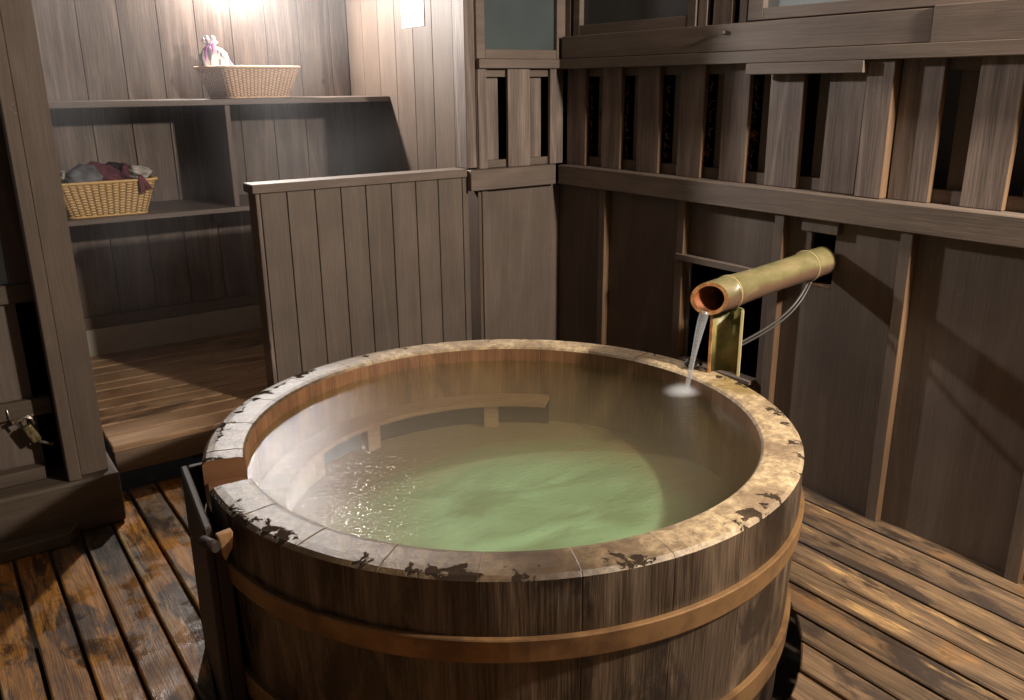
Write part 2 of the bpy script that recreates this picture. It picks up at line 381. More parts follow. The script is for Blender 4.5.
# back wall of alcove
mb = MB()
x = .594-.1815*5
while x < 2.146:
    mb.box(x+.0018, min(x+.1815, 2.147)-.0018, YB, YB+.018, .1, 2.6); x += .1815
wb = tag(mb.build('wall_back', m_wallz, bevel=.0015, origin=(1.2, YB, 0)), 'vertical board wall behind the shelves', kind='structure')
mb = MB(); mb.box(-.3, 2.2, YB+.0185, YB+.03, 0, 2.62); mb.build('dark_backing_sheet', m_void, wb)
mb = MB(); mb.box(-.3, 2.147, YB-.025, YB-.001, .325, .385); mb.build('rail', m_beamx, wb, bevel=.002)
mb = MB(); mb.box(-.3, 2.147, YB-.03, YB-.001, .15, .322); tag(mb.build('baseboard_back', m_pale), kind='structure')
mb = MB(); mb.box(-.32, -.30, 3.25, YB+.02, 0, 2.6); tag(mb.build('wall_left', m_wallz), 'board wall at the hidden left end of the alcove', kind='structure')
# ceiling
mb = MB()
for k in range(24): mb.box(-1.2+k*.17, -1.2+k*.17+.165, -1.2, 4.75, 2.6, 2.62)
tag(mb.build('ceiling', wood('ceiling_boards', (110, 95, 80), (140, 122, 104), 'y')), 'board ceiling over the bath', kind='structure')

# ------------------------------------------------------------------ platform of the alcove
pf = thing('slatted_platform', (1.3, 3.9, 0), 'raised slatted wooden floor of the changing alcove behind the tub', 'platform')
m_plat = wood('platform_boards', (138, 110, 84), (198, 164, 128), 'x', rough=.42, stain=(62, 44, 34), stain_amt=.7, wet=(4, .45, .6, .55, .28), var=.35, fleck=(200, 160, 110))
yy = [3.345, 3.475, 3.60, 3.69, 3.80, 3.92, 4.06, 4.17, 4.31, 4.43, 4.55, 4.66]
for i, (a, b) in enumerate(zip(yy[:-1], yy[1:])):
    mb = MB(); mb.box(.452 if i < 2 else -.25, 1.088 if i == 0 else 2.12, a+.004, b-.009, .155, .185); mb.build('plank', m_plat, pf, bevel=.004)
mb = MB(); mb.box(.456, 1.088, 3.352, 3.384, .068, .154); mb.build('fascia', wood('fascia_board', (104, 86, 70), (140, 118, 98), 'x', stain=(50, 40, 34)), pf, bevel=.003)
for x in (.8, 1.6): mb = MB(); mb.box(x-.03, x+.03, 3.48, 4.6, .0, .154); mb.build('joist', m_dark, pf)

# ------------------------------------------------------------------ shelf unit
sh = thing('wall_shelf', (1.2, 4.44, .91), 'brown two-level wall shelf with one upright divider, under the window-side boards', 'shelf')
sh['label'] = 'long two-level brown shelf with one upright divider, fixed to the alcove back wall'
m_shelf = wood('shelf_board', (92, 80, 74), (126, 112, 104), 'x', rough=.5, var=.1)
mb = MB(); mb.box(-.28, XS-.002, 4.20, YB-.002, 1.416, 1.443); mb.build('top_shelf', m_shelf, sh, bevel=.002)
mb = MB(); mb.box(-.28, XS-.002, 4.20, YB-.002, .914, .937); mb.build('lower_shelf', m_shelf, sh, bevel=.002)
mb = MB(); mb.box(1.279, 1.303, 4.205, YB-.002, .938, 1.415); mb.build('divider', wood('divider_board', (92, 80, 74), (126, 112, 104), 'z', var=.1), sh, bevel=.002)
mb = MB(); mb.box(1.30, 1.34, YB-.03, YB-.002, .80, .913); mb.build('bracket', m_shelf, sh, bevel=.002)

# ------------------------------------------------------------------ partition
pt = thing('low_partition', (1.6, 3.40, 0), 'chest-high board partition with flat cap between the tub and the alcove', 'partition')
mb = MB(); px = [1.124, 1.234, 1.353, 1.468, 1.582, 1.703, 1.823, 1.937, 2.064, 2.098]
for a, b in zip(px[:-1], px[1:]): mb.box(a+.0018, b-.0018, YF, YF+.018, 0, 1.093)
mb.build('board_face', m_wallz2, pt, bevel=.002)
mb = MB(); mb.box(1.106, 1.1225, YF, YF+.09, 0, 1.093); mb.build('end_board', m_wallz, pt, bevel=.002)
mb = MB(); mb.box(1.137, 2.098, YF+.072, YF+.09, 0, 1.093); mb.build('rear_face', m_wallz2, pt)
mb = MB(); mb.box(1.092, 2.086, YF-.012, YF+.10, 1.094, 1.130); mb.build('cap', m_beamx, pt, bevel=.003)

# ------------------------------------------------------------------ left post, ground beam, door
gb = MB(); gb.box(-1.0, .425, 3.068, 3.33, .002, .198)
gbo = tag(gb.build('ground_beam', m_dark, bevel=.012, seg=2), 'thick dark timber beam lying on the deck at the left', 'beam')
mb = MB(); mb.prism([(-1.0, 3.0), (.23, 3.0), (.27, 3.066), (-1.0, 3.066)], .003, .045); tag(mb.build('ledger_board', m_dark, bevel=.003), 'low worn board lying along the foot of the thick dark beam', 'board')
ps = thing('corner_post', (.33, 3.18, .2), 'tall dark brown post standing on the ground beam left of the shelves', 'post')
mb = MB(); mb.box(.264, .305, 3.072, 3.145, .199, 2.6); mb.build('front_strip', m_darkz, ps, bevel=.003)
mb = MB(); mb.box(.306, .397, 3.10, 3.215, .199, 2.6); mb.build('post_body', m_darkz, ps, bevel=.004)
dr = thing('door_1', (.05, 3.2, .2), 'dark board door left of the post', None, kind='structure')
mb = MB(); mb.box(-.4, .212, 3.20, 3.22, .2, .822); mb.box(-.4, .18, 3.195, 3.2, .25, .42); mb.build('panel', m_wallz2, dr)
mb = MB(); mb.box(-.5, .385, 3.24, 3.255, .199, 2.6); mb.build('dark_backing_sheet', m_void, dr)  # dark sheet added to paint the gap beside the post as shade
mb = MB(); mb.box(.206, .272, 3.19, 3.225, .86, 2.3); mb.build('stile', m_darkz, dr, bevel=.002)
mb = MB(); mb.box(-.4, .272, 3.18, 3.225, .822, .884); mb.build('rail', m_dark, dr, bevel=.002)
mb = MB(); mb.box(-.4, .262, 3.165, 3.1995, .428, .488); mb.build('latch_rail', m_dark, dr, bevel=.003)
mb = MB(); mb.box(-.4, .205, 3.205, 3.211, .885, 2.3); mb.build('pane', m_pane2, dr)
mb = MB(); mb.box(-.4, .205, 3.15, 3.25, .199, .245); mb.build('threshold', m_dark, dr, bevel=.004)
# rusty padlock hasp hanging under the latch rail
m_brass = plain('tarnished_brass', (150, 140, 100), .35, .6, c2=(95, 84, 58), nscale=60, bump=.4)
m_steel = plain('scratched_steel', (190, 185, 175), .3, .9, noise_amt=.4)
lk = thing('padlock', (.165, 3.15, .36), 'small tarnished padlock with steel hasp hanging from the door rail', 'padlock')
mb = MB()
for k, (dx, dz, r) in enumerate(((0, .0, 0),)):
    c = Vector((.158, 3.146, .385)); a = Vector((.42, 0, -1)).normalized(); b = Vector((1, 0, .42)).normalized()
    mb.obox(c, b, (0, 1, 0), a, .016, .011, .034)
mb.build('lock_body', m_brass, lk, bevel=.007, seg=3)
mb = MB(); mb.tube([(.128, 3.15, .412), (.12, 3.148, .436), (.14, 3.146, .448), (.165, 3.146, .438), (.170, 3.146, .415)], .0045, 8); mb.build('shackle', m_steel, lk)
mb = MB(); mb.tube([(.175, 3.146, .352), (.215, 3.14, .333)], [.006, .007], 8); mb.build('key_stub', m_steel, lk)
mb = MB(); mb.obox((.14, 3.155, .44), (1, 0, .25), (0, 1, 0), (-.25, 0, 1), .035, .004, .006); mb.tube([(.10, 3.162, .478), (.103, 3.158, .44)], .003, 6); mb.build('hasp', m_steel, lk, bevel=.001)

lk.location.x += .028; lk.location.z -= .008
# ------------------------------------------------------------------ the tub
RO, RI, ZT, ZN, ZW = .816, .709, .585, .527, .531
m_stave = wood('tub_staves', (54, 43, 34), (118, 100, 82), 'z', rough=.5, cyl=True, stain=(30, 23, 19), stain_amt=.85, sth=(.46, .60), grain=1.0, bump=.5, big=1.4, wet=(2.2, .42, .56, .5, .3))
def rim_material():
    s = NT('worn_tub_rim'); tc = s.new('ShaderNodeTexCoord').outputs['Object']
    nz = s.noise(tc, 38, 8, .8, .3); bl = s.noise(tc, 5, 5, .65, .5)
    col = s.mix(s.ramp(nz, .35, .68), lin((132, 112, 86)), lin((212, 188, 148)))
    col = s.mix(s.math('MULTIPLY', s.ramp(bl, .46, .6), .6), col, lin((112, 90, 70)))
    # flaked dark patches along the outer edge and scattered
    sep = s.new('ShaderNodeSeparateXYZ', {0: tc})
    r = s.math('SQRT', s.math('ADD', s.math('MULTIPLY', sep.outputs[0], sep.outputs[0]), s.math('MULTIPLY', sep.outputs[1], sep.outputs[1])))
    fl = s.noise(tc, 13, 6, .62, .5)
    bias = s.math('MULTIPLY', s.ramp(r, RI+.03, RO-.03), .115)
    ad = s.new('ShaderNodeVectorMath', {0: s.new('ShaderNodeMapping', {'Vector': tc, 'Location': (-.78, .20, 0), 'Scale': (1, 1, 0)}).outputs[0]}, operation='LENGTH').outputs['Value']
    col = s.mix(s.math('MULTIPLY', s.ramp(s.math('ADD', ad, s.math('MULTIPLY', nz, .10)), .19, .10), .7), col, lin((128, 106, 44)))
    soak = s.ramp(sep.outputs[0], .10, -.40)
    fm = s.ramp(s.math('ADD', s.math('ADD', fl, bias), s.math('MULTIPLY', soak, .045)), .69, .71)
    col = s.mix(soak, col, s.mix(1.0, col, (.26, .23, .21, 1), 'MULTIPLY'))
    col = s.mix(s.math('MULTIPLY', fm, .9), col, lin((46, 38, 33)))
    s.l.new(col, s.b.inputs['Base Color'])
    # the left of the rim is soaked, the right has dried
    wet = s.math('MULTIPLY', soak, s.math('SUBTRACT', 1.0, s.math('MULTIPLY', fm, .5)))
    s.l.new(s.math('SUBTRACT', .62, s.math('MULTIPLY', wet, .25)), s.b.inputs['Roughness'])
    s.l.new(s.math('MULTIPLY', s.math('SUBTRACT', 1.0, fm), .55), s.b.inputs['Specular IOR Level'])
    h = s.math('SUBTRACT', s.math('MULTIPLY', nz, .5), fm)
    s.l.new(s.new('ShaderNodeBump', {'Strength': .8, 'Distance': .004, 'Height': h}).outputs[0], s.b.inputs['Normal'])
    return s.m
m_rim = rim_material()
tub = thing('hot_tub', (CX, CY, -.3), 'large round wooden stave bathtub full of water, in the middle of the deck', 'bathtub')
WORLD['tub'] = Vector((CX, CY, -.3))
def tub_wall():
    mb = MB(); NS = 25
    cols = []    # (angle, top z, groove)
    a_n0, a_n1 = math.radians(164.5), math.radians(176)
    angs = []
    for i in range(NS):
        a0 = 2*PI*i/NS+.03
        for k, g in ((0, 1), (.012, 0), (.25, 0), (.5, 0), (.75, 0), (.988, 0)): angs.append((a0+k*2*PI/NS, g))
    angs = [(a % (2*PI), g) for a, g in angs]; angs.sort()
    out = []
    for a, g in angs:
        if a_n0 < a < a_n1: out.append((a, 1, 0))
        else: out.append((a, 0, g))
    out += [(a_n0, 0, 0), (a_n0+1e-5, 1, 0), (a_n1-1e-5, 1, 0), (a_n1, 0, 0)]
    out.sort()
    v = []; fr = []
    for a, notch, g in out:
        zt = ZN if notch else ZT; d = .0010 if g else 0; zg = .0014 if g else 0
        ro = RO; ri = RI
        prof = [(ro-.028-d, -.30), (ro-.012-d, .1), (ro-d, .46), (ro-d, ZN-.02), (ro-d, zt-.010), (ro-.010, zt-.002-zg), (ro-.03, zt-zg), (ri+.02, zt-zg), (ri+.006, zt-.003-zg), (ri+d, zt-.010), (ri+d, ZN-.02), (ri+d, .0), (ri+d, -.30)]
        v += [(CX+r*math.cos(a), CY+r*math.sin(a), z) for r, z in prof]; m = len(prof)
    n = len(out); f = []; rimf = []
    for i in range(n):
        for j in range(m-1):
            f.append((i*m+j, ((i+1) % n)*m+j, ((i+1) % n)*m+j+1, i*m+j+1)); nt = out[i][1] or out[(i+1) % n][1]; rimf.append(1 if 4 <= j <= 8 and not nt else (2 if j >= 4 else 0))
    mb.add(v, f, False)
    return mb, rimf
mb, rimf = tub_wall()
me = bpy.data.meshes.new('stave_wall'); org = Vector((CX, CY, -.3))
me.from_pydata([tuple(Vector(p)-org) for p in mb.v], [], mb.f)
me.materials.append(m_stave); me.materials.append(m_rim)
m_inner = wood('tub_inside', (104, 72, 50), (150, 110, 78), 'z', rough=.4, cyl=True, stain=(80, 54, 38), stain_amt=.5, grain=.7)
me.materials.append(m_inner)
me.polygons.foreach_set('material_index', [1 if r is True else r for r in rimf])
tw = bpy.data.objects.new('stave_wall', me); COL.objects.link(tw); tw.parent = tub
b_ = bmesh.new(); b_.from_mesh(me); bmesh.ops.recalc_face_normals(b_, faces=b_.faces); b_.to_mesh(me); b_.free(); me.update()
m_copper = plain('copper_hoop', (142, 108, 70), .5, .3, c2=(104, 76, 50), nscale=7, bump=.15)
def hoop(z0, z1, r):
    mb = MB(); mb.ring(CX, CY, [(r-.004, z0), (r+.008, z0), (r+.010, z0+.003), (r+.013, z1-.003), (r+.011, z1), (r-.004, z1)], 128)
    mb.build('hoop', m_copper, tub)
hoop(.393, .449, RO-.001); hoop(.075, .145, RO-.010)
def tub_floor_material():
    s = NT('tub_floor_wood'); tc = s.new('ShaderNodeTexCoord').outputs['Object']
    nz = s.noise(s.sc(tc, 1, 2.2, 1), 3.2, 3, .5, .6)
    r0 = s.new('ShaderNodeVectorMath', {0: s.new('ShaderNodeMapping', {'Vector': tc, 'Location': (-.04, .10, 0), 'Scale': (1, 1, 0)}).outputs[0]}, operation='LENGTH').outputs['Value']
    m = s.ramp(s.math('ADD', r0, s.math('MULTIPLY', s.math('SUBTRACT', nz, .5), .5)), .64, .28)  # paints the lamplit centre green and the shaded edge brown
    lit_green = s.mix(s.ramp(nz, .35, .72), lin((108, 124, 92)), lin((150, 174, 142)))
    s.l.new(s.mix(m, lin((116, 86, 58)), lit_green), s.b.inputs['Base Color']); s.b.inputs['Roughness'].default_value = .8
    return s.m
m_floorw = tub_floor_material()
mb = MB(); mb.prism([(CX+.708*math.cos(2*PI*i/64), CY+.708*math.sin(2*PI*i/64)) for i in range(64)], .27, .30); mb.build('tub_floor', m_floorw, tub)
a0, a1 = math.radians(42), math.radians(150)
m_bench = wood('bench_wood', (120, 88, 60), (170, 130, 92), 'x')
mb = MB(); mb.ring(CX, CY, [(.615, .386), (.615, .402), (.707, .402), (.707, .386)], 40, a0, a1); mb.build('inner_ledge', m_bench, tub)
mb = MB(); mb.ring(CX, CY, [(.675, .300), (.675, .385), (.70, .385), (.70, .300)], 40, a0, math.radians(127)); mb.build('ledge_shade_panel', m_void, tub)  # dark panel painting in the shade under the ledge
mb = MB(); mb.ring(CX, CY, [(.63, .300), (.63, .385), (.70, .385), (.70, .300)], 12, math.radians(127.2), a1); mb.build('ledge_riser', m_bench, tub)
for a in (60, 101, 125):
    t = math.radians(a); mb = MB(); mb.obox((CX+.648*math.cos(t), CY+.648*math.sin(t), .3427), (-math.sin(t), math.cos(t), 0), (math.cos(t), math.sin(t), 0), (0, 0, 1), .026, .020, .0423)
    mb.build('ledge_leg', m_bench, tub)
# overflow chute on the left of the tub
m_chute = wood('soaked_chute_boards', (40, 31, 25), (66, 51, 40), 'z', rough=.65)
d2r = math.radians
mb = MB(); mb.prism([(.400, 1.80), (.418, 1.80), (.463, 2.17), (.445, 2.17)], -.25, .552); mb.build('chute_board', m_chute, tub, bevel=.004)
mb = MB(); mb.prism([(.4185, 1.80), (.4515, 1.80), (.4495, 1.825), (.4215, 1.825)], -.25, .50); mb.build('chute_board', m_chute, tub, bevel=.003)
mb = MB(); mb.prism([(.461, 2.148), (.498, 2.148), (.504, 2.168), (.4635, 2.168)], -.25, .552); mb.build('chute_board', m_chute, tub, bevel=.003)
t_ = d2r(187.5); pv = Vector((CX+.875*math.cos(t_), CY+.875*math.sin(t_), .540))
mb = MB(); mb.tube([pv+Vector((-.012, .01, 0)), pv+Vector((.005, -.035, 0))], [.013, .013], 10); mb.build('peg', m_chute, tub)
mb = MB(); v = [pv+Vector(q) for q in ((.012, -.02, .018), (.045, -.03, .024), (.040, -.035, -.012), (.022, -.03, -.045), (.012, .0, .016), (.045, -.008, .024), (.040, -.012, -.010), (.022, -.008, -.04))]
mb.add(v, [(0, 1, 2, 3), (7, 6, 5, 4), (0, 4, 5, 1), (1, 5, 6, 2), (2, 6, 7, 3), (3, 7, 4, 0)]); mb.build('wedge', m_cut, tub, bevel=.002)

# ------------------------------------------------------------------ water
def water_mat():
    s = NT('hot_spring_water'); s.n.remove(s.b)
    tc = s.new('ShaderNodeTexCoord').outputs['Object']
    nz = s.noise(s.sc(tc, 1, 1.8, 1), 48, 4, .6, .3); n2 = s.noise(tc, 3.0, 2)
    h = s.math('ADD', s.math('MULTIPLY', nz, .22), s.math('MULTIPLY', n2, .35))
    bn = s.new('ShaderNodeBump', {'Strength': 1.0, 'Distance': .016, 'Height': h})
    inc = s.new('ShaderNodeNewGeometry').outputs['Incoming']
    dt = s.math('ABSOLUTE', s.new('ShaderNodeVectorMath', {0: inc, 1: bn.outputs[0]}, operation='DOT_PRODUCT').outputs['Value'])
    F = s.math('ADD', s.math('MULTIPLY', s.math('POWER', s.math('SUBTRACT', 1.0, dt, clamp=True), 5.0), .98), .02)
    top = s.math('GREATER_THAN', s.new('ShaderNodeSeparateXYZ', {0: tc}).outputs[2], .22)
    F = s.math('MULTIPLY', F, top)
    tr = s.new('ShaderNodeBsdfTransparent', {'Color': (.93, .97, .92, 1)})
    gl = s.new('ShaderNodeBsdfGlossy', {'Color': (1, 1, 1, 1), 'Roughness': .13, 'Normal': bn.outputs[0]})
    mx = s.new('ShaderNodeMixShader', {0: F, 1: tr.outputs[0], 2: gl.outputs[0]})
    s.l.new(mx.outputs[0], s.out.inputs['Surface'])
    ab = s.new('ShaderNodeVolumeAbsorption', {'Color': (.82, .83, .70, 1), 'Density': .65})
    sc_ = s.new('ShaderNodeVolumeScatter', {'Color': (.88, .66, .48, 1), 'Density': .40})
    ad = s.new('ShaderNodeAddShader', {0: ab.outputs[0], 1: sc_.outputs[0]})
    s.l.new(ad.outputs[0], s.out.inputs['Volume'])
    return s.m
mb = MB(); mb.prism([(CX+.7085*math.cos(2*PI*i/96), CY+.7085*math.sin(2*PI*i/96)) for i in range(96)], .3005, ZW)
wt = mb.build('water', water_mat()); tag(wt, 'steaming greenish water filling the round tub', 'water', kind='stuff')

# ------------------------------------------------------------------ bamboo spout
def bamboo_mat(name, g1, g2):
    s = NT(name); tc = s.new('ShaderNodeTexCoord').outputs['Object']
    n1 = s.noise(s.sc(tc, .5, 1, 1), 14, 5, .6, .4); n2 = s.noise(tc, 60, 4, .6)
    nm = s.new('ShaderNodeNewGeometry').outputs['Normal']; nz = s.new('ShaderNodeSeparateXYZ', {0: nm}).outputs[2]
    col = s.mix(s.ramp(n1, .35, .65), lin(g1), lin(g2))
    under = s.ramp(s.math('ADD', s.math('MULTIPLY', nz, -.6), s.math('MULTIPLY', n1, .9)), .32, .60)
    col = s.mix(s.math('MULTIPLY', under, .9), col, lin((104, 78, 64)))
    col = s.mix(s.math('MULTIPLY', s.ramp(n2, .58, .72), .5), col, lin((98, 76, 56)))
    s.l.new(col, s.b.inputs['Base Color']); s.b.inputs['Roughness'].default_value = .34
    return s.m
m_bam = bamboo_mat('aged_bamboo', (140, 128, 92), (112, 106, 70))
m_bamg = plain('green_bamboo_inside', (136, 126, 76), .5, c2=(92, 92, 52), nscale=16)
m_bamcut = plain('cut_bamboo', (196, 140, 88), .6, c2=(150, 100, 60), nscale=50)
m_bami = plain('bamboo_bore', (150, 86, 46), .6, c2=(70, 44, 28), nscale=12)
T0, T1 = Vector((1.995, 1.783, .848)), Vector((2.612, 1.815, .889))
sp = thing('bamboo_spout', tuple(T0), 'thick bamboo pipe spout coming out of the wall and pouring water', 'spout')
ax = (T1-T0).normalized(); side = ax.cross(Vector((0, 0, 1))).normalized(); up = side.cross(ax)
def pipe(mbx, ts, rs, n=32, tilt=0):
    v = []
    for t, r in zip(ts, rs):
        for k in range(n):
            a = 2*PI*k/n; v.append(T0+ax*(t+(.55*math.cos(a)+.12*math.sin(a))*r*(1 if t < .056 else 0))+(side*math.cos(a)+up*math.sin(a))*r)
    m = len(ts); mbx.add(v, [(i*n+k, i*n+(k+1) % n, (i+1)*n+(k+1) % n, (i+1)*n+k) for i in range(m-1) for k in range(n)], True)
L = (T1-T0).length
mb = MB(); pipe(mb, [.0, .012, .055, .085, .09, .096, .102, .12, .2, .35, .46, .50, .508, .515, .522, .54, L], [.052, .0535, .0535, .0545, .057, .0545, .056, .053, .050, .049, .050, .052, .0555, .053, .0555, .0525, .050])
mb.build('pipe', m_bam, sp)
mb = MB(); pipe(mb, [0, 0.0001], [.052, .041]); mb.build('cut_end', m_bamcut, sp)
mb = MB(); pipe(mb, [0.0001, .30], [.041, .041]); v0 = len(mb.v); mb.f.append(tuple(range(v0-32, v0))); mb.sm.append(False); mb.build('bore', m_bami, sp)
mb = MB(); pipe(mb, [L-.003, L], [.052, .004]); mb.build('end_cap', m_bam, sp)
for t in (.094, .513):
    mb = MB(); c = T0+ax*t
    v = []
    pts = [c+(side*math.cos(2*PI*k/28)+up*math.sin(2*PI*k/28))*.0556 for k in range(29)]
    mb.tube(pts, .0016, 5, False); mb.build('node_ring', plain('pale_node', (196, 178, 128), .6, noise_amt=.4), sp)
# split bamboo support
su = thing('bamboo_support', (2.052, 1.742, ZT), 'upright split bamboo prop on the tub rim under the spout', 'support')
pc = Vector((2.066, 1.768, 0)); R1 = .052; R2 = .043
face = math.atan2(-.50, -.87)      # the open side
ztop = .806
def half(mbx, r0, r1, z0, z1, n=18, span=PI*.98):
    a_s = face+PI-span/2
    ang = [a_s+span*i/n for i in range(n+1)]
    def P(r, a, z): return (pc.x+r*math.cos(a), pc.y+r*math.sin(a), z)
    v = []
    for a in ang: v += [P(r0, a, z0), P(r1, a, z0), P(r1, a, z1), P(r0, a, z1)]
    mbx.add(v, [(i*4+j, (i+1)*4+j, (i+1)*4+(j+1) % 4, i*4+(j+1) % 4) for i in range(n) for j in range(4)], True)
    e = n*4; mbx.add([v[0], v[1], v[2], v[3], v[e], v[e+1], v[e+2], v[e+3]], [(0, 3, 2, 1), (4, 5, 6, 7)])
mb = MB(); half(mb, R2, R1, ZT, ztop); mb.build('half_culm', m_bamg, su)
for sgn in (-1, 1):
    a = face+PI+sgn*(PI*.49+.006); mb = MB()
    mb.obox((pc.x+(R1+R2)/2*math.cos(a), pc.y+(R1+R2)/2*math.sin(a), (ZT+ztop)/2), (math.cos(a), math.sin(a), 0), (-math.sin(a), math.cos(a), 0), (0, 0, 1), .0048, .003, (ztop-ZT)/2)
    mb.build('cut_edge', m_bamcut if sgn > 0 else plain('pale_cut', (200, 186, 140), .6, noise_amt=.3), su, bevel=.001)
# water hoses
m_hose = plain('clear_grey_hose', (66, 62, 58), .4, noise_amt=.3)
def bez(p0, p1, p2, p3, n=24):
    P = [Vector(p) for p in (p0, p1, p2, p3)]
    return [P[0]*(1-t)**3+P[1]*3*t*(1-t)**2+P[2]*3*t*t*(1-t)+P[3]*t**3 for t in [i/n for i in range(n+1)]]
mb = MB(); mb.tube(bez((2.52, 1.80, .834), (2.46, 1.80, .74), (2.38, 1.80, .70), (2.12, 1.80, .655)), .0042, 8)
mb.tube(bez((2.53, 1.796, .834), (2.475, 1.795, .735), (2.39, 1.795, .69), (2.12, 1.796, .648)), .0036, 8)
tag(mb.build('hose', m_hose), 'thin grey twin hose hanging from the bamboo pipe to its prop', 'hose')
mb = MB(); pts = []
for i in range(60):
    t = i/59; a = t*5.5*PI; pts.append((2.035+.028*math.cos(a)*(1-.3*t)+.01*t, 1.875+.03*math.sin(a)*(1-.2*t), ZT+.012+.012*t+.004*math.sin(3*a)))
mb.tube(pts, .005, 7); tag(mb.build('coiled_hose', plain('black_rubber', (26, 24, 24), .35)), 'black coiled hose lying on the tub rim beside the bamboo prop', 'hose')

# falling water
def stream_mat(name, op, rough=.12):
    s = NT(name); s.n.remove(s.b)
    fr = s.new('ShaderNodeLayerWeight', {'Blend': .35})
    tr = s.new('ShaderNodeBsdfTransparent', {'Color': (.97, .98, .99, 1)})
    df = s.new('ShaderNodeBsdfDiffuse', {'Color': (.8, .82, .85, 1)}); tl = s.new('ShaderNodeBsdfTranslucent', {'Color': (.85, .87, .9, 1)})
    gl = s.new('ShaderNodeBsdfGlossy', {'Color': (1, 1, 1, 1), 'Roughness': rough})
    a = s.new('ShaderNodeMixShader', {0: .5, 1: df.outputs[0], 2: tl.outputs[0]})
    b = s.new('ShaderNodeMixShader', {0: .35, 1: a.outputs[0], 2: gl.outputs[0]})
    c = s.new('ShaderNodeMixShader', {0: op, 1: tr.outputs[0], 2: b.outputs[0]})
    s.l.new(c.outputs[0], s.out.inputs['Surface']); return s.m
p0 = T0-ax*.004-up*.043+side*-.012
pe = Vector((1.947, 1.815, ZW+.001))
ptsw, rw = [], []
for i in range(26):
    t = i/25; s_ = t**.8
    ptsw.append(Vector((p0.x+(pe.x-p0.x)*s_, p0.y+(pe.y-p0.y)*s_, p0.z+(pe.z-p0.z)*t))); rw.append(.009*(1-t)**1.5+.0065+.0008*math.sin(9*t))
mb = MB(); mb.tube(ptsw, rw, 14); tag(mb.build('water_stream', stream_mat('falling_water', .42)), 'thin clear stream of water falling from the bamboo spout', 'water', kind='stuff')
def splash_mat():
    s = NT('splash_foam'); s.n.remove(s.b)
    tc = s.new('ShaderNodeTexCoord').outputs['Object']
    r = s.new('ShaderNodeVectorMath', {0: s.sc(tc, 1/.11, 1/.077, 1/.022)}, operation='LENGTH').outputs['Value']
    d = s.math('MULTIPLY', s.math('POWER', s.math('SUBTRACT', 1.0, r, clamp=True), 2.2), 60.0)
    v = s.new('ShaderNodeVolumeScatter', {'Color': (.95, .96, 1, 1), 'Density': d})
    s.l.new(v.outputs[0], s.out.inputs['Volume']); return s.m
mb = MB(); n = 24
prof = [(.11*math.sin(PI*j/10), -.022*math.cos(PI*j/10)) for j in range(11)]
for j in range(10):
    r0, z0 = prof[j]; r1, z1 = prof[j+1]
    v = [(pe.x+r0*math.cos(2*PI*k/n), pe.y+.7*r0*math.sin(2*PI*k/n), ZW+z0+.023) for k in range(n)]+[(pe.x+r1*math.cos(2*PI*k/n), pe.y+.7*r1*math.sin(2*PI*k/n), ZW+z1+.023) for k in range(n)]
    mb.add(v, [(k, (k+1) % n, n+(k+1) % n, n+k) for k in range(n)], True)
so = mb.build('splash', splash_mat(), origin=(pe.x, pe.y, ZW+.012)); tag(so, 'soft white splash where the stream hits the water', 'splash', kind='stuff')

# steam hanging in the alcove and over the bath
def steam_mat():
    s = NT('steam'); s.n.remove(s.b)
    tc = s.new('ShaderNodeTexCoord').outputs['Object']
    d = s.math('MULTIPLY', s.ramp(s.noise(tc, 1.3, 2), .3, .75), .16)
    v = s.new('ShaderNodeVolumeScatter', {'Color': (.9, .92, .95, 1), 'Density': d, 'Anisotropy': .3})
    s.l.new(v.outputs[0], s.out.inputs['Volume']); return s.m
mb = MB(); mb.box(-.25, 2.14, 3.47, 4.19, .2, 2.58)
tag(mb.build('steam', steam_mat()), 'thin haze of steam drifting through the changing alcove', 'steam', kind='stuff')

# ------------------------------------------------------------------ baskets
def basket_mat(name, c1, c2):
    s = NT(name); tc = s.new('ShaderNodeTexCoord').outputs['UV']
    sep = s.new('ShaderNodeSeparateXYZ', {0: tc})
    u, v = sep.outputs[0], sep.outputs[1]
    nz = s.noise(s.new('ShaderNodeTexCoord').outputs['Object'], 60, 3)
    rib = s.math('ABSOLUTE', s.math('SINE', s.math('MULTIPLY', u, PI)))
    wv = s.math('SINE', s.math('MULTIPLY', s.math('ADD', v, s.math('MULTIPLY', s.math('FLOOR', u), .5)), 2*PI))
    h = s.math('ADD', s.math('MULTIPLY', s.math('POWER', rib, .6), .6), s.math('MULTIPLY', wv, .25))
    f = s.math('ADD', s.math('MULTIPLY', h, .75), s.math('MULTIPLY', nz, .4))
    col = s.mix(s.ramp(f, .15, .75), lin(c1), lin(c2))
    s.l.new(col, s.b.inputs['Base Color']); s.b.inputs['Roughness'].default_value = .5
    s.l.new(s.new('ShaderNodeBump', {'Strength': .9, 'Distance': .006, 'Height': h}).outputs[0], s.b.inputs['Normal'])
    return s.m
